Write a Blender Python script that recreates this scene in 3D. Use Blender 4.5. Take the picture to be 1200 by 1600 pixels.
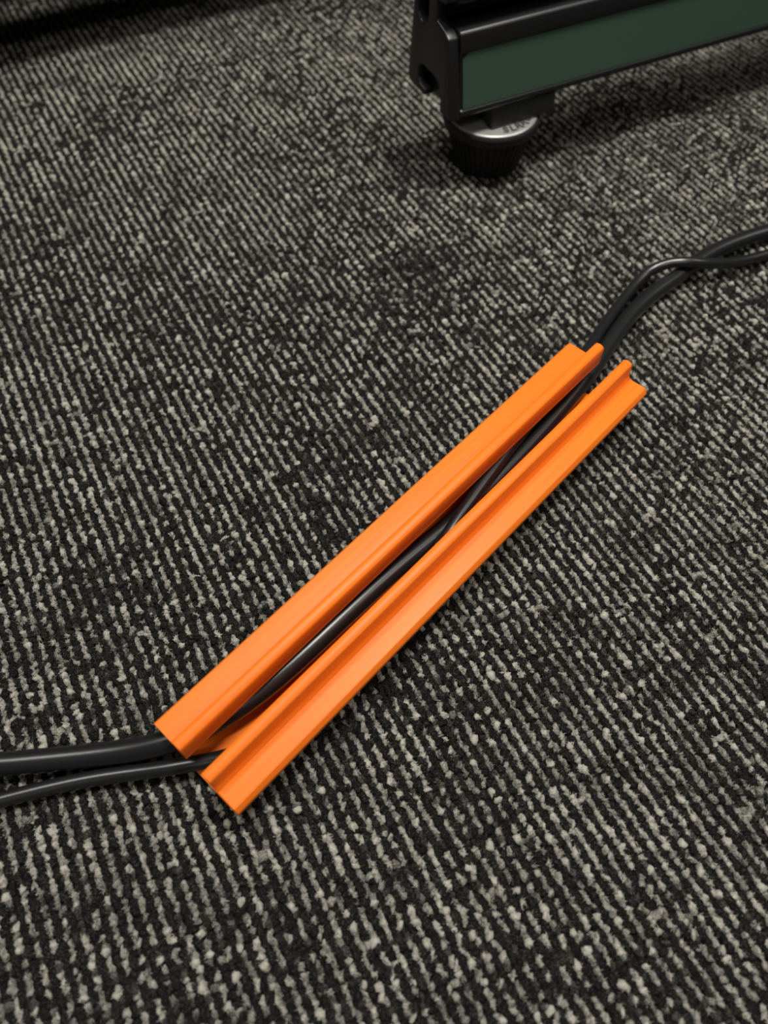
import bpy, bmesh, math, random
import numpy as np
from mathutils import Vector, Matrix

for o in list(bpy.data.objects):
    bpy.data.objects.remove(o, do_unlink=True)

S = 0.235                      # camera height above the carpet in metres; everything below is laid out in units of it
PITCH = math.atan2(1900.0, 1200.0)   # degrees below the horizon
SC = bpy.context.scene
COL = SC.collection

# ------------------------------------------------------------------ camera
cam = bpy.data.cameras.new('camera')
cam.sensor_fit = 'VERTICAL'
cam.sensor_height = 24.0
cam.sensor_width = 18.0
cam.lens = 18.0
cam.clip_start = 0.01
cam.clip_end = 50
cam.dof.use_dof = True
cam.dof.focus_distance = 1.10 * S
cam.dof.aperture_fstop = 6.5
camo = bpy.data.objects.new('camera', cam)
camo.location = (0, 0, S)
camo.rotation_euler = (math.pi / 2 - PITCH, 0, 0)
COL.objects.link(camo)
SC.camera = camo

# ------------------------------------------------------------------ world, lights, exposure
w = bpy.data.worlds.new('room_light')
SC.world = w
w.use_nodes = True
bg = w.node_tree.nodes['Background']
bg.inputs[0].default_value = (1.0, 0.97, 0.92, 1)
bg.inputs[1].default_value = 0.05


def ceiling_panel(x, y, power, size=0.6, z=2.3):
    l = bpy.data.lights.new('ceiling_panel_light', 'AREA')
    l.shape = 'SQUARE'
    l.size = size
    l.energy = power
    l.color = (1.0, 0.965, 0.90)
    o = bpy.data.objects.new('ceiling_panel_light', l)
    o.location = (x, y, z)
    COL.objects.link(o)


ceiling_panel(0.17, 0.31, 11.6, 0.22, 1.1)      # the fitting right above
ceiling_panel(1.9, 0.5, 15)
ceiling_panel(-0.95, 0.56, 22, 0.45)
ceiling_panel(0.3, -1.6, 14)

SC.view_settings.view_transform = 'Standard'
SC.view_settings.look = 'None'
SC.view_settings.gamma = 1.0
SC.view_settings.use_curve_mapping = False
SC.view_settings.exposure = 0.0


# ------------------------------------------------------------------ helpers
def tag(o, label=None, cat=None, group=None, kind=None):
    if label: o['label'] = label
    if cat: o['category'] = cat
    if group: o['group'] = group
    if kind: o['kind'] = kind
    return o


def empty(name, loc=(0, 0, 0), rz=0.0):
    o = bpy.data.objects.new(name, None)
    o.location = loc
    o.rotation_euler = (0, 0, rz)
    o.empty_display_size = 0.01
    COL.objects.link(o)
    return o


def link(name, bm, mat, parent=None, smooth=False):
    bmesh.ops.recalc_face_normals(bm, faces=bm.faces[:])
    me = bpy.data.meshes.new(name)
    bm.to_mesh(me)
    bm.free()
    me.materials.append(mat)
    if smooth:
        for p in me.polygons: p.use_smooth = True
    o = bpy.data.objects.new(name, me)
    COL.objects.link(o)
    if parent: o.parent = parent
    return o


def bevel_mod(o, width, seg=2, angle=30):
    m = o.modifiers.new('edge_round', 'BEVEL')
    m.width = width
    m.segments = seg
    m.limit_method = 'ANGLE'
    m.angle_limit = math.radians(angle)
    m.harden_normals = False
    for p in o.data.polygons: p.use_smooth = True
    return o


def extrude_outline(loops, place, t0, t1):
    """loops: list of 2-D outlines (first outer, the rest holes); place(u, v, t) -> Vector."""
    bm = bmesh.new()
    rings = []
    for lp in loops:
        a = [bm.verts.new(place(u, v, t0)) for u, v in lp]
        b = [bm.verts.new(place(u, v, t1)) for u, v in lp]
        rings.append((a, b))
    for a, b in rings:
        n = len(a)
        for i in range(n):
            bm.faces.new((a[i], a[(i + 1) % n], b[(i + 1) % n], b[i]))
    if len(loops) == 1:
        bm.faces.new(rings[0][0][::-1])
        bm.faces.new(rings[0][1])
    else:
        for k in (0, 1):
            ed = []
            for r in rings:
                v = r[k]
                for i in range(len(v)):
                    e = bm.edges.get((v[i], v[(i + 1) % len(v)]))
                    ed.append(e)
            bmesh.ops.triangle_fill(bm, use_beauty=True, use_dissolve=False, edges=ed)
    return bm


def lathe(bm, prof, n, centre=(0, 0, 0), rib=None):
    """prof: (radius, z) from bottom to top; rib(i, k) scales the radius of ring k at side i."""
    rings = []
    for k, (r, z) in enumerate(prof):
        ring = []
        for i in range(n):
            a = 2 * math.pi * i / n
            rr = r * (rib(i, k) if rib else 1.0)
            ring.append(bm.verts.new((centre[0] + rr * math.cos(a), centre[1] + rr * math.sin(a), centre[2] + z)))
        rings.append(ring)
    for k in range(len(rings) - 1):
        for i in range(n):
            bm.faces.new((rings[k][i], rings[k][(i + 1) % n], rings[k + 1][(i + 1) % n], rings[k + 1][i]))
    bm.faces.new(rings[0][::-1])
    bm.faces.new(rings[-1])


def ray_point(x, y, z):
    """point of the room at height z (units of S) behind photograph pixel x, y: used to read places off the photograph."""
    u = (x - 600) / 1200.0
    v = (y - 800) / 1200.0
    cp, sp = math.cos(PITCH), math.sin(PITCH)
    d = (u, cp - v * sp, -sp - v * cp)
    t = (1 - z) / -d[2]
    return Vector((d[0] * t, d[1] * t, z))


# ------------------------------------------------------------------ materials
def new_mat(name):
    m = bpy.data.materials.new(name)
    m.use_nodes = True
    nt = m.node_tree
    return m, nt, nt.nodes['Principled BSDF']


def nd(nt, typ, **kw):
    n = nt.nodes.new(typ)
    for k, v in kw.items(): setattr(n, k, v)
    return n


def noise_bump(nt, b, scale, strength, dist, coord='Object', detail=3.0, stretch=None):
    tc = nd(nt, 'ShaderNodeTexCoord')
    src = tc.outputs[coord]
    if stretch:
        mp = nd(nt, 'ShaderNodeMapping')
        mp.inputs['Scale'].default_value = stretch
        nt.links.new(src, mp.inputs[0])
        src = mp.outputs[0]
    n = nd(nt, 'ShaderNodeTexNoise')
    n.inputs['Scale'].default_value = scale
    n.inputs['Detail'].default_value = detail
    nt.links.new(src, n.inputs['Vector'])
    bp = nd(nt, 'ShaderNodeBump')
    bp.inputs['Strength'].default_value = strength
    bp.inputs['Distance'].default_value = dist
    nt.links.new(n.outputs['Fac'], bp.inputs['Height'])
    nt.links.new(bp.outputs[0], b.inputs['Normal'])
    return n


def simple(name, col, rough, metal=0.0, spec=0.5, bump=None):
    m, nt, b = new_mat(name)
    b.inputs['Base Color'].default_value = (*col, 1)
    b.inputs['Roughness'].default_value = rough
    b.inputs['Metallic'].default_value = metal
    b.inputs['Specular IOR Level'].default_value = spec
    if bump: noise_bump(nt, b, *bump)
    return m


def orange_plastic():
    m, nt, b = new_mat('orange_printed_plastic')
    tc = nd(nt, 'ShaderNodeTexCoord')
    mp = nd(nt, 'ShaderNodeMapping')
    mp.inputs['Scale'].default_value = (1, 0.02, 1)
    nt.links.new(tc.outputs['Object'], mp.inputs[0])
    n = nd(nt, 'ShaderNodeTexNoise')                     # print lines run along the channel
    n.inputs['Scale'].default_value = 900
    n.inputs['Detail'].default_value = 2
    nt.links.new(mp.outputs[0], n.inputs['Vector'])
    cr = nd(nt, 'ShaderNodeMapRange')
    cr.inputs['From Min'].default_value = 0.3
    cr.inputs['From Max'].default_value = 0.7
    nt.links.new(n.outputs['Fac'], cr.inputs['Value'])
    mx = nd(nt, 'ShaderNodeMix', data_type='RGBA')
    mx.inputs['A'].default_value = (0.93, 0.178, 0.008, 1)
    mx.inputs['B'].default_value = (0.97, 0.208, 0.011, 1)
    nt.links.new(cr.outputs[0], mx.inputs['Factor'])
    nt.links.new(mx.outputs['Result'], b.inputs['Base Color'])
    b.inputs['Roughness'].default_value = 0.5
    b.inputs['Specular IOR Level'].default_value = 0.45
    b.inputs['Subsurface Weight'].default_value = 0.25
    b.inputs['Subsurface Radius'].default_value = (1.0, 0.25, 0.05)
    b.inputs['Subsurface Scale'].default_value = 0.0015
    bp = nd(nt, 'ShaderNodeBump')
    bp.inputs['Strength'].default_value = 0.15
    bp.inputs['Distance'].default_value = 0.0004
    wv = nd(nt, 'ShaderNodeTexWave', bands_direction='X')    # shallow ridges left by the print head
    wv.inputs['Scale'].default_value = 230
    wv.inputs['Distortion'].default_value = 0.6
    nt.links.new(mp.outputs[0], wv.inputs['Vector'])
    n2 = nd(nt, 'ShaderNodeTexNoise')
    n2.inputs['Scale'].default_value = 22
    nt.links.new(tc.outputs['Object'], n2.inputs['Vector'])
    mu = nd(nt, 'ShaderNodeMath', operation='MULTIPLY_ADD')
    nt.links.new(wv.outputs['Fac'], mu.inputs[0])
    n3 = nd(nt, 'ShaderNodeMapRange')
    n3.inputs['From Min'].default_value = 0.45
    n3.inputs['From Max'].default_value = 0.75
    n3.inputs['To Max'].default_value = 0.35
    nt.links.new(n2.outputs['Fac'], n3.inputs['Value'])
    nt.links.new(n3.outputs[0], mu.inputs[1])
    nt.links.new(n.outputs['Fac'], mu.inputs[2])
    nt.links.new(mu.outputs[0], bp.inputs['Height'])
    nt.links.new(bp.outputs[0], b.inputs['Normal'])
    return m


def pile_material():
    m, nt, b = new_mat('carpet_yarn')
    at = nd(nt, 'ShaderNodeAttribute', attribute_name='tone')
    tc = nd(nt, 'ShaderNodeTexCoord')
    n = nd(nt, 'ShaderNodeTexNoise')
    n.inputs['Scale'].default_value = 2300
    n.inputs['Detail'].default_value = 3
    n.inputs['Roughness'].default_value = 0.65
    nt.links.new(tc.outputs['Object'], n.inputs['Vector'])
    mr = nd(nt, 'ShaderNodeMapRange')
    mr.inputs['From Min'].default_value = 0.3
    mr.inputs['From Max'].default_value = 0.7
    mr.inputs['To Min'].default_value = -0.30
    mr.inputs['To Max'].default_value = 0.30
    nt.links.new(n.outputs['Fac'], mr.inputs['Value'])
    ad = nd(nt, 'ShaderNodeMath', operation='ADD', use_clamp=True)
    nt.links.new(at.outputs['Fac'], ad.inputs[0])
    nt.links.new(mr.outputs[0], ad.inputs[1])
    cr = nd(nt, 'ShaderNodeValToRGB')
    cr.color_ramp.elements[0].position = 0.05
    cr.color_ramp.elements[0].color = (0.006, 0.006, 0.006, 1)
    cr.color_ramp.elements[1].position = 1.0
    cr.color_ramp.elements[1].color = (0.57, 0.55, 0.475, 1)
    e = cr.color_ramp.elements.new(0.45)
    e.color = (0.125, 0.12, 0.107, 1)
    nt.links.new(ad.outputs[0], cr.inputs[0])
    nt.links.new(cr.outputs[0], b.inputs['Base Color'])
    b.inputs['Roughness'].default_value = 0.85
    b.inputs['Specular IOR Level'].default_value = 0.15
    bp = nd(nt, 'ShaderNodeBump')
    bp.inputs['Strength'].default_value = 1.0
    bp.inputs['Distance'].default_value = 0.0008
    nt.links.new(n.outputs['Fac'], bp.inputs['Height'])
    nt.links.new(bp.outputs[0], b.inputs['Normal'])
    return m


M_ORANGE = orange_plastic()
M_PILE = pile_material()
M_BACKING = simple('carpet_backing', (0.010, 0.010, 0.010), 0.95, spec=0.05, bump=(1200, 0.6, 0.001))
M_CABLE = simple('black_cable_sheath', (0.010, 0.010, 0.011), 0.31, spec=0.6, bump=(2500, 0.05, 0.0002))
M_BLACK = simple('black_powder_coat', (0.011, 0.011, 0.012), 0.38, spec=0.5, bump=(2200, 0.12, 0.0003))
M_GREEN = simple('dark_green_anodised_face', (0.105, 0.185, 0.130), 0.42, metal=0.6, bump=None)
M_RUBBER = simple('black_rubber', (0.010, 0.010, 0.011), 0.55, spec=0.35, bump=(1500, 0.1, 0.0003))
M_STEEL = simple('brushed_grey_steel', (0.55, 0.55, 0.53), 0.42, metal=0.7, bump=(900, 0.08, 0.0003))
M_ENGRAVE = simple("dark_letter_paint", (0.05, 0.05, 0.048), 0.5)

# ------------------------------------------------------------------ floor and carpet pile
PILE = 0.009
bm = bmesh.new()
q = [(-4, -3), (4, -3), (4, 9), (-4, 9)]
bm.faces.new([bm.verts.new((x * S, y * S, -PILE * S)) for x, y in q])
fl = link('floor', bm, M_BACKING)
tag(fl, kind='structure')


def build_pile():
    rng = np.random.default_rng(7)
    az = math.radians(-28.5)
    row = np.array([math.sin(az), math.cos(az)])
    per = np.array([row[1], -row[0]])
    pitch, step = 0.0171, 0.0076
    I = np.arange(-140, 160)
    J = np.arange(-245, 475)
    ii, jj = np.meshgrid(I, J, indexing='ij')
    ii = ii.ravel().astype(float)
    jj = jj.ravel().astype(float)

    def inside(p):
        x, y = p[:, 0], p[:, 1]
        return (y > -0.12) & (y < 2.50) & (np.abs(x) < 0.54 + 0.285 * np.clip(y, 0, None))

    # smooth random field for where the light yarn surfaces
    ph = rng.uniform(0, 6.28, 24)
    kx = rng.normal(0, 9, 24)
    ky = rng.normal(0, 9, 24)

    def field(p):
        return np.sin(p[:, :1] * kx + p[:, 1:2] * ky + ph).sum(1) / math.sqrt(12)

    parts = []
    for kind in (0, 1):
        u = (ii + (0.0 if kind == 0 else 0.5)) * pitch
        v = (jj + rng.uniform(-0.30, 0.30, ii.size) + rng.uniform(0, 1, 300)[(ii + 140).astype(int)]) * step
        u = u + rng.normal(0, 0.0011, ii.size)
        p = u[:, None] * per + v[:, None] * row
        k = inside(p)
        p = p[k]
        n = len(p)
        f = field(p)
        rnd = rng.uniform(0, 1, n)
        if kind == 0:
            lightish = rnd < 0.81 + 0.10 * f
            g2 = field(p * 3.1 + 5.0)
            tone = np.where(lightish, np.clip(rng.normal(0.76, 0.11, n) + 0.08 * g2, 0.42, 1), rng.uniform(0.05, 0.3, n))
            big = rng.uniform(0, 1, n) < 0.09
            tone = np.where(big & lightish, 1.0, tone)
            wid = np.where(big, rng.normal(0.0052, 0.0006, n), rng.normal(0.0034, 0.0006, n))
            lng = rng.normal(0.0054, 0.0010, n)
            hgt = np.where(big, rng.normal(0.0088, 0.0008, n), rng.normal(0.0072, 0.0009, n))
        else:
            tone = np.clip(rng.normal(0.02, 0.03, n), 0, 1)
            pop = rng.uniform(0, 1, n) < 0.012
            tone = np.where(pop, rng.uniform(0.4, 0.8, n), tone)
            wid = rng.normal(0.0058, 0.0006, n)
            lng = rng.normal(0.0060, 0.0010, n)
            hgt = rng.normal(0.0066, 0.0010, n)
        parts.append((p, tone, wid, lng, hgt, np.full(n, kind)))
    P, tone, wid, lng, hgt, kd = [np.concatenate([a[i] for a in parts]) for i in range(6)]
    n = len(P)
    sides = 6
    prof = [(1.0, 0.0), (0.92, 0.62)]
    tv = []
    for r, z in prof:
        for s in range(sides):
            a = 2 * math.pi * s / sides
            tv.append((r * math.cos(a), r * math.sin(a), z))
    tv.append((0, 0, 1.0))
    tv = np.array(tv)
    tf = []
    for s in range(sides):
        a, b = s, (s + 1) % sides
        c, d = b + sides, a + sides
        tf += [(a, b, c), (a, c, d), (d, c, 2 * sides)]
    tf = np.array(tf)
    nv = len(tv)
    ang = az + rng.normal(0.30, 0.35, n)          # loops lean across the row a little
    lx = tv[None, :, 0] * wid[:, None]
    ly = tv[None, :, 1] * lng[:, None]
    ca, sa = np.cos(-ang)[:, None], np.sin(-ang)[:, None]
    X = P[:, :1] + lx * ca - ly * sa
    Y = P[:, 1:2] + lx * sa + ly * ca
    Z = tv[None, :, 2] * hgt[:, None] - PILE + np.zeros_like(X)
    lean = rng.normal(0, 0.0012, (n, 2))
    X = X + tv[None, :, 2] * lean[:, :1] + rng.normal(0, 0.0012, X.shape)
    Y = Y + tv[None, :, 2] * lean[:, 1:] + rng.normal(0, 0.0012, X.shape)
    Z = Z + rng.normal(0, 0.0008, X.shape) * (tv[None, :, 2] > 0.1)
    co = np.stack([X, Y, Z], -1).reshape(-1, 3)
    faces = (tf[None] + (np.arange(n) * nv)[:, None, None]).reshape(-1, 3)
    vt = np.repeat(tone, nv)
    # loose fibres: thin slivers standing out of the tufts
    fi = np.concatenate([np.repeat(np.nonzero(kd == 0)[0], 28), np.repeat(np.nonzero(kd == 1)[0], 9)])
    m = len(fi)
    th = rng.uniform(0, 2 * math.pi, m)
    rad = np.sqrt(rng.uniform(0, 1, m)) * 0.95
    ox = rad * np.cos(th) * wid[fi]
    oy = rad * np.sin(th) * lng[fi]
    cf, sf = np.cos(-ang[fi]), np.sin(-ang[fi])
    bx = P[fi, 0] + ox * cf - oy * sf
    by = P[fi, 1] + ox * sf + oy * cf
    bz = -PILE + hgt[fi] * (1.0 - 0.50 * rad ** 2) * 0.84
    dx = rng.normal(0, 1, m) * 0.6 + np.cos(th) * rad * 0.3
    dy = rng.normal(0, 1, m) * 0.6 + np.sin(th) * rad * 0.3
    dz = rng.uniform(0.25, 1.0, m)
    L = rng.uniform(0.0020, 0.0048, m) / np.sqrt(dx * dx + dy * dy + dz * dz)
    wx, wy = rng.normal(0, 1, (2, m))
    wl = 0.00060 / np.sqrt(wx * wx + wy * wy + 1e-6)
    tipz = np.minimum(bz + dz * L, 0.0016)
    f0 = np.stack([bx - wx * wl, by - wy * wl, bz], -1)
    f1 = np.stack([bx + wx * wl, by + wy * wl, bz], -1)
    f2 = np.stack([bx + dx * L, by + dy * L, tipz], -1)
    fco = np.stack([f0, f1, f2], 1).reshape(-1, 3)
    ft = np.clip(tone[fi] + rng.normal(0, 0.13, m) * (tone[fi] > 0.3) + (rng.uniform(0, 1, m) < 0.06) * 0.25, 0, 1)
    ffc = np.arange(m * 3).reshape(-1, 3) + len(co)
    co = np.concatenate([co, fco]) * S
    faces = np.concatenate([faces, ffc]).astype(np.int32)
    vt = np.concatenate([vt, np.repeat(ft, 3)])
    me = bpy.data.meshes.new('carpet_pile')
    me.vertices.add(len(co))
    me.vertices.foreach_set('co', co.astype(np.float32).ravel())
    me.loops.add(faces.size)
    me.loops.foreach_set('vertex_index', faces.ravel())
    me.polygons.add(len(faces))
    me.polygons.foreach_set('loop_start', np.arange(0, faces.size, 3, dtype=np.int32))
    me.polygons.foreach_set('use_smooth', np.ones(len(faces), dtype=bool))
    at = me.attributes.new('tone', 'FLOAT', 'POINT')
    at.data.foreach_set('value', vt.astype(np.float32))
    me.update(calc_edges=True)
    me.materials.append(M_PILE)
    o = bpy.data.objects.new('carpet_pile', me)
    COL.objects.link(o)
    tag(o, 'ribbed charcoal carpet pile with pale grey loops in slanting rows', 'carpet', kind='stuff')
    print('pile tufts', n, 'tris', len(faces))


build_pile()

# ------------------------------------------------------------------ orange cable channel
CH_AZ = math.radians(42.7)
CH_A = Vector((math.sin(CH_AZ), math.cos(CH_AZ), 0))        # along the channel, away from the camera
CH_R = Vector((CH_A.y, -CH_A.x, 0))                          # across it, to the right
CH_C = -0.324
CH0, CH1 = 0.0165, 0.888
ZF, ZL = 0.068, 0.101


def chan(along, r, z):
    return CH_A * along + CH_R * r + Vector((0, 0, z))


ch_mid = (CH0 + CH1) / 2
ch = empty('cable_channel', chan(ch_mid, CH_C, 0) * S, -CH_AZ)
tag(ch, 'orange printed plastic cable channel with open slot lying on the carpet', 'cable channel')


def ch_place(u, v, t):
    return Vector((u, t - ch_mid, v)) * S


def ch_part(name, outline, t0=CH0, t1=CH1, bev=0.0022, seg=2):
    bm = extrude_outline([outline], ch_place, t0, t1)
    bmesh.ops.recalc_face_normals(bm, faces=bm.faces[:])
    o = link(name, bm, M_ORANGE, ch)
    bevel_mod(o, bev * S, seg)
    return o


ch_part('base', [(-0.056, 0.0), (0.056, 0.0), (0.056, 0.008), (-0.056, 0.008)], CH0, 0.868, 0.001)
LIP_X = 0.0045                                              # the slot sits a little right of the middle
for s in (-1, 1):
    ch_part('side_wall', [(s * u, v) for u, v in
            [(0.0765, 0.0575), (0.0765, 0.046), (0.0580, 0.0), (0.0515, 0.0), (0.0700, 0.047), (0.0700, 0.0575)]], CH0 + (0.030 if s < 0 else 0.0), bev=0.001)   # cut back where the thick cable comes in
    ch_part('flange', [(s * u + (LIP_X if u < 0.03 else 0), v) for u, v in
            [(0.018, 0.0620), (0.072, 0.0620), (0.072, 0.057), (0.0785, 0.057), (0.0785, 0.060), (0.0735, ZF), (0.018, ZF)]], bev=0.0010)
    # lip: rounded top, small fillet where its outer face meets the flange
    pts = [(0.018, ZF - 0.0005), (0.018, 0.094)]
    for k in range(1, 6):
        a = math.pi - k * math.pi / 6
        pts.append((0.0268 + 0.0088 * math.cos(a), 0.094 + 0.007 * math.sin(a)))
    pts += [(0.0356, 0.094), (0.0362, 0.078), (0.0378, 0.0715), (0.0415, ZF - 0.0005)]
    ch_part('lip', [(s * u + LIP_X, v) for u, v in pts], bev=0.0008)


# ------------------------------------------------------------------ cables
def spline(pts, n=10):
    out = []
    P = [Vector(p) for p in pts]
    P = [P[0] * 2 - P[1]] + P + [P[-1] * 2 - P[-2]]
    for i in range(1, len(P) - 2):
        p0, p1, p2, p3 = P[i - 1:i + 3]
        d = lambda a, b: max((b - a).length, 1e-6) ** 0.5
        t0 = 0; t1 = d(p0, p1); t2 = t1 + d(p1, p2); t3 = t2 + d(p2, p3)
        for k in range(n):
            t = t1 + (t2 - t1) * k / n
            A1 = p0 * ((t1 - t) / (t1 - t0)) + p1 * ((t - t0) / (t1 - t0))
            A2 = p1 * ((t2 - t) / (t2 - t1)) + p2 * ((t - t1) / (t2 - t1))
            A3 = p2 * ((t3 - t) / (t3 - t2)) + p3 * ((t - t2) / (t3 - t2))
            B1 = A1 * ((t2 - t) / (t2 - t0)) + A2 * ((t - t0) / (t2 - t0))
            B2 = A2 * ((t3 - t) / (t3 - t1)) + A3 * ((t - t1) / (t3 - t1))
            out.append(B1 * ((t2 - t) / (t2 - t1)) + B2 * ((t - t1) / (t2 - t1)))
    out.append(P[-2])
    # two smoothing passes take the kinks out of the hand-read points
    for _ in range(14):
        out = [out[0]] + [(out[i - 1] + out[i] * 2 + out[i + 1]) / 4 for i in range(1, len(out) - 1)] + [out[-1]]
    return out


def tube_bm(path, rad, n=20):
    bm = bmesh.new()
    rings = []
    up = Vector((0, 0, 1))
    for i, p in enumerate(path):
        tan = (path[min(i + 1, len(path) - 1)] - path[max(i - 1, 0)]).normalized()
        side = tan.cross(up).normalized()
        nor = side.cross(tan)
        rings.append([bm.verts.new((p + side * (rad * math.cos(2 * math.pi * k / n)) + nor * (rad * math.sin(2 * math.pi * k / n))) * S) for k in range(n)])
    for a, b in zip(rings, rings[1:]):
        for k in range(n):
            bm.faces.new((a[k], a[(k + 1) % n], b[(k + 1) % n], b[k]))
    bm.faces.new(rings[0][::-1])
    bm.faces.new(rings[-1])
    return bm


R1, R2 = 0.0152, 0.0100
px = ray_point
thick = [px(-150, 1200, .017), px(-60, 1198, .017), px(0, 1195, .017), px(70, 1188, .017), px(140, 1181, .018), px(200, 1174, .022), px(240, 1166, .029),
         px(275, 1156, .035), px(315, 1140, .037), px(360, 1116, .038), px(420, 1072, .041), px(480, 1017, .043), px(540, 960, .042),
         px(600, 904, .037), px(650, 862, .030), px(700, 826, .024), px(750, 779, .024), px(800, 728, .024), px(850, 671, .024),
         px(890, 617, .024), px(925, 572, .024), px(948, 535, .022), px(966, 508, .018), px(1000, 472, .017), px(1030, 451, .017),
         px(1058, 434, .017), px(1080, 415, .017), px(1105, 396, .017), px(1150, 376, .017), px(1200, 361, .017), px(1300, 335, .017), px(1420, 310, .017)]
thin = [px(-150, 1292, .011), px(-60, 1266, .011), px(0, 1250, .011), px(60, 1235, .011), px(130, 1217, .011), px(200, 1208, .011), px(245, 1203, .015), px(275, 1198, .019), px(310, 1190, .0195),
        chan(0.08, -0.292, .021), chan(0.14, -0.281, .021), chan(0.28, -0.280, .021), chan(0.40, -0.283, .025),
        chan(.42, -.299, .040), chan(.45, -.308, .046), chan(.485, -.316, .050), chan(.525, -.323, .0505), chan(.565, -.330, .0505), chan(.61, -.337, .050), chan(.67, -.346, .048), chan(.73, -.355, .042), chan(.80, -.358, .040), chan(.86, -.358, .036), px(944, 512, .026), px(962, 488, .020), px(985, 452, .018), px(1005, 428, .022), px(1030, 412, .035), px(1060, 408, .044), px(1085, 410, .046), px(1112, 413, .034),
        px(1145, 412, .016), px(1180, 404, .011), px(1220, 391, .011), px(1300, 365, .011), px(1420, 330, .011)]


def settle(pa, pb):
    """push the two cables apart where they would cut into each other, the carpet or the channel."""
    A = np.array([tuple(p) for p in pa])
    B = np.array([tuple(p) for p in pb])
    ca, cr = np.array(CH_A), np.array(CH_R)

    def keep(P, r):
        al, x = P @ ca, P @ cr - CH_C - LIP_X
        ins = (al > CH0 - 0.004) & (al < 0.875)
        ins2 = (al > CH0 - 0.004) & (al < CH1 + 0.004)
        lo = np.where(ins, 0.0088 + r, r + 0.0005)
        P[:, 2] = np.maximum(P[:, 2], lo)
        roof = 0.0605 - r + np.clip((0.0178 - r * 0.35 - np.abs(x)) / 0.012, 0, 1) * 0.02
        P[:, 2] = np.where(ins2, np.minimum(P[:, 2], roof), P[:, 2])
        # inner faces of the sloping side walls
        lim = 0.0515 + (P[:, 2] / 0.047) * 0.0185 - r * 1.1
        xx = np.clip(x + LIP_X, -lim, lim) - LIP_X
        P += np.where((al > CH0 + 0.035) & ins2, xx - x, 0)[:, None] * cr

    for it in range(240):
        D = A[:, None] - B[None]
        d = np.linalg.norm(D, axis=2)
        for P, Q, ax, sg, w in ((A, B, 1, 1, 0.5), (B, A, 0, -1, 0.5)):
            k = d.argmin(ax)
            n = np.arange(len(P))
            m = d[n, k] if ax == 1 else d[k, n]
            v = (D[n, k] if ax == 1 else -D[k, n]) / np.maximum(m, 1e-6)[:, None]
            P += v * (np.maximum(R1 + R2 + 0.0008 - m, 0) * w)[:, None]
        keep(A, R1)
        keep(B, R2)
        if it < 232:
            for P in (A, B):
                P[1:-1] = P[1:-1] * 0.76 + (P[:-2] + P[2:]) * 0.12
    return [Vector(p) for p in A], [Vector(p) for p in B]


pa, pb = settle(spline(thick), spline(thin))
c1 = link('power_cable', tube_bm(pa, R1), M_CABLE, smooth=True)
tag(c1, 'thicker black power cable running through the orange channel slot', 'cable')
c2 = link('power_cable', tube_bm(pb, R2), M_CABLE, smooth=True)
tag(c2, 'thinner black cable nearer the bottom left, crossing over the thicker one', 'cable')

# ------------------------------------------------------------------ black frame at the top right
FR_AZ = math.radians(64.0)
FB = Vector((math.sin(FR_AZ), math.cos(FR_AZ), 0))           # along the beam
FN = Vector((-FB.y, FB.x, 0))                                # to the back
FA = Vector((0.138, 1.427, 0))                               # below its near lower corner
SL = 0.18                                                    # the front face leans back
Z0 = 0.150
fr = empty('frame_beam', FA * S, math.pi / 2 - FR_AZ)
tag(fr, 'black metal frame beam with dark green face standing on ribbed foot', 'frame')


def fp(s, z, t):
    return Vector((t, s, z)) * S


def lean(z, off=0.0):
    return SL * (z - Z0) + off


# end plate with slotted openings
def arc(cx, cz, r, a0, a1, n):
    return [(cx + r * math.cos(math.radians(a0 + (a1 - a0) * i / n)), cz + r * math.sin(math.radians(a0 + (a1 - a0) * i / n))) for i in range(n + 1)]


outer = [(0.000, 0.150), (0.045, 0.150), (0.045, 0.183), (0.056, 0.198), (0.070, 0.204), (0.122, 0.204), (0.137, 0.193), (0.137, 0.172),
         (0.128, 0.163), (0.107, 0.161), (0.107, 0.150), (0.163, 0.148), (0.174, 0.152), (0.180, 0.164), (0.163, 0.300), (0.130, 0.620), (0.085, 0.620),
         (0.036, 0.352), (0.044, 0.340), (0.075, 0.336), (0.075, 0.302), (0.042, 0.296), (0.028, 0.288)]
hole = arc(0.127, 0.298, 0.021, 180, 360, 8) + arc(0.120, 0.42, 0.018, 0, 180, 8)
bm = extrude_outline([outer, hole], fp, -0.012, 0.010)
o = link('end_plate', bm, M_BLACK, fr)
bevel_mod(o, 0.003 * S, 3)

BE = 1.5
# lower beam body: bottom edge, face recess for the green panel, lip and slot
body = [(0.006, Z0), (lean(0.156), 0.156), (lean(0.1645), 0.1645), (lean(0.1655, 0.004), 0.1655), (lean(0.264, 0.004), 0.264),
        (lean(0.265, -0.003), 0.265), (lean(0.294, -0.003), 0.294), (lean(0.298, 0.001), 0.298), (0.060, 0.300), (0.062, 0.292), (0.10, 0.292), (0.10, 0.345),
        (0.062, 0.345), (0.060, 0.338), (lean(0.338, 0.004), 0.338), (lean(0.343), 0.343), (lean(0.62), 0.62), (0.128, 0.62), (0.160, 0.300), (0.174, 0.160), (0.164, Z0)]
o = link('beam_body', extrude_outline([body], fp, 0.0105, BE), M_BLACK, fr)
bevel_mod(o, 0.0018 * S, 2, 20)
# green face panel, its upper near corner cut off
zb, zt = 0.167, 0.2625


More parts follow.
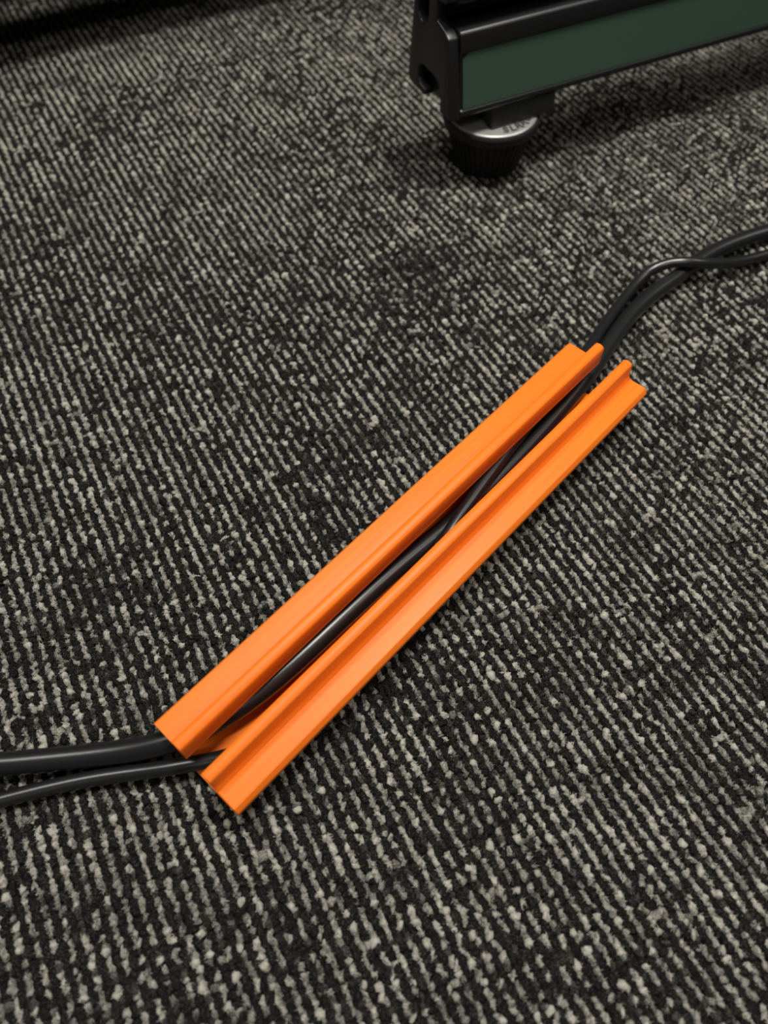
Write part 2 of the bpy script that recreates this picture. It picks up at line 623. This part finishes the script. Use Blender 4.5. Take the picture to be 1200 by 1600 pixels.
def panel_bm():
    bm = bmesh.new()
    pts = [(0.0165, zb), (BE - 0.01, zb), (BE - 0.01, zt), (0.030, zt), (0.0165, zt - 0.010)]
    a = [bm.verts.new(fp(lean(z, 0.0005), z, t)) for t, z in pts]
    b = [bm.verts.new(fp(lean(z, 0.0055), z, t)) for t, z in pts]
    bm.faces.new(a)
    bm.faces.new(b[::-1])
    for i in range(5):
        bm.faces.new((a[i], b[i], b[(i + 1) % 5], a[(i + 1) % 5]))
    return bm


o = link('face_panel', panel_bm(), M_GREEN, fr)
o['label'] = 'dark green satin face panel'
# upper face plates above the slot
for t0, t1 in ((0.014, 0.045), (0.052, 0.95)):
    pl = [(lean(0.352, -0.004), 0.352), (lean(0.60, -0.004), 0.60), (lean(0.60, 0.002), 0.60), (lean(0.352, 0.002), 0.352)]
    o = link('upper_plate', extrude_outline([pl], fp, t0, t1), M_BLACK, fr)
    bevel_mod(o, 0.001 * S, 1)
# mounting block under the beam
bl = [(-0.002, 0.1118), (0.150, 0.1118), (0.150, Z0), (0.004, Z0)]
o = link('mounting_block', extrude_outline([bl], fp, 0.084, 0.232), M_BLACK, fr)
bevel_mod(o, 0.003 * S, 2)

# levelling foot: ribbed rubber cup, grey disc with raised letters, threaded stem
fc = Vector((0.2215, 1.535, 0)) - FA
fx, fy = fc.dot(FB), fc.dot(FN)
NR = 42
bm = bmesh.new()


def ribf(i, k):
    if k in (1, 2, 3):
        return 1.0 if (i % 6) in (0, 1, 2) else 0.945
    return 1.0


lathe(bm, [(r * S, z * S) for r, z in [(0.064, 0.0), (0.071, 0.004), (0.080, 0.045), (0.092, 0.084), (0.097, 0.086), (0.099, 0.092), (0.099, 0.102), (0.097, 0.106), (0.094, 0.106), (0.093, 0.103)]],
      NR * 6, (fx * S, fy * S, 0), ribf)
o = link('rubber_foot', bm, M_RUBBER, fr)
bm = bmesh.new()
lathe(bm, [(r * S, z * S) for r, z in [(0.0925, 0.100), (0.0925, 0.108), (0.090, 0.110), (0.03, 0.1112)]], 64, (fx * S, fy * S, 0))
o = link('foot_disc', bm, M_STEEL, fr)
o['label'] = 'grey steel disc with letters'
bm = bmesh.new()
lathe(bm, [(r * S, z * S) for r, z in [(0.02, 0.11), (0.02, 0.149)]], 24, (fx * S, fy * S, 0))
link('threaded_stem', bm, M_STEEL, fr, True)
# raised letters round the front right of the disc
dg = bpy.context.evaluated_depsgraph_get
rot0 = FR_AZ - math.pi / 2                         # room axes seen from the frame's own axes
for chx, deg in (('S', 17), ('L', 29), ('R', 41), ('R', 53), ('6', 65)):
    cu = bpy.data.curves.new('letter', 'FONT')
    cu.body = chx
    cu.size = 0.026 * S
    cu.align_x = 'CENTER'
    cu.align_y = 'CENTER'
    cu.extrude = 0.0006 * S
    cu.offset = 0.0005 * S
    tmp = bpy.data.objects.new('letter_source', cu)
    COL.objects.link(tmp)
    bpy.context.view_layer.update()
    me = bpy.data.meshes.new_from_object(tmp.evaluated_get(dg()))
    bpy.data.objects.remove(tmp)
    me.materials.clear()
    me.materials.append(M_ENGRAVE)
    lo = bpy.data.objects.new('letter', me)
    COL.objects.link(lo)
    lo.parent = fr
    a = math.radians(deg)
    rr = 0.075
    d = Vector((math.sin(a), -math.cos(a), 0))        # from the disc centre, room axes
    loc = Vector((d.dot(FB), d.dot(FN), 0)) * rr + Vector((fx, fy, 0.1112))
    lo.location = loc * S
    lo.rotation_euler = (0, 0, a * 0.55 + rot0)

# ------------------------------------------------------------------ rear rail, top left corner
rr_ = empty('rear_rail', (FA + FN * 0.86 - FB * 0.9) * S, math.pi / 2 - FR_AZ)
tag(rr_, 'black rail just above the carpet in the top left corner', 'frame')
rail = [(0.006, 0.15), (0.17, 0.15), (0.18, 0.16), (0.18, 0.33), (0.17, 0.34), (0.006, 0.34), (0.0, 0.33), (0.0, 0.26), (0.04, 0.26), (0.04, 0.22), (0.0, 0.22), (0.0, 0.16)]
o = link('rail_body', extrude_outline([rail], fp, -1.2, 2.3), M_BLACK, rr_)
bevel_mod(o, 0.002 * S, 2)
for t in (-1.1, 2.2):
    bm = bmesh.new()
    lathe(bm, [(r * S, z * S) for r, z in [(0.064, 0.0), (0.071, 0.004), (0.092, 0.084), (0.099, 0.092), (0.099, 0.106), (0.02, 0.108), (0.02, 0.152)]], 48, (t * S, 0.09 * S, 0))
    link('rubber_foot', bm, M_RUBBER, rr_)
for t in (-1.1, 2.2):
    bk = [(0.02, 0.34), (0.16, 0.34), (0.40, 0.561), (0.02, 0.561)]  # unseen arms, added only to carry the shading plate
    link('shade_bracket', extrude_outline([bk], fp, t - 0.03, t + 0.03), M_BLACK, rr_)
dk = [(0.17, 0.56), (1.3, 0.56), (1.3, 0.58), (0.17, 0.58)]  # plate added out of view to shade the carpet behind the rail
o = link('shade_plate', extrude_outline([dk], fp, -1.2, 2.3), M_BLACK, rr_)
bevel_mod(o, 0.003 * S, 2)
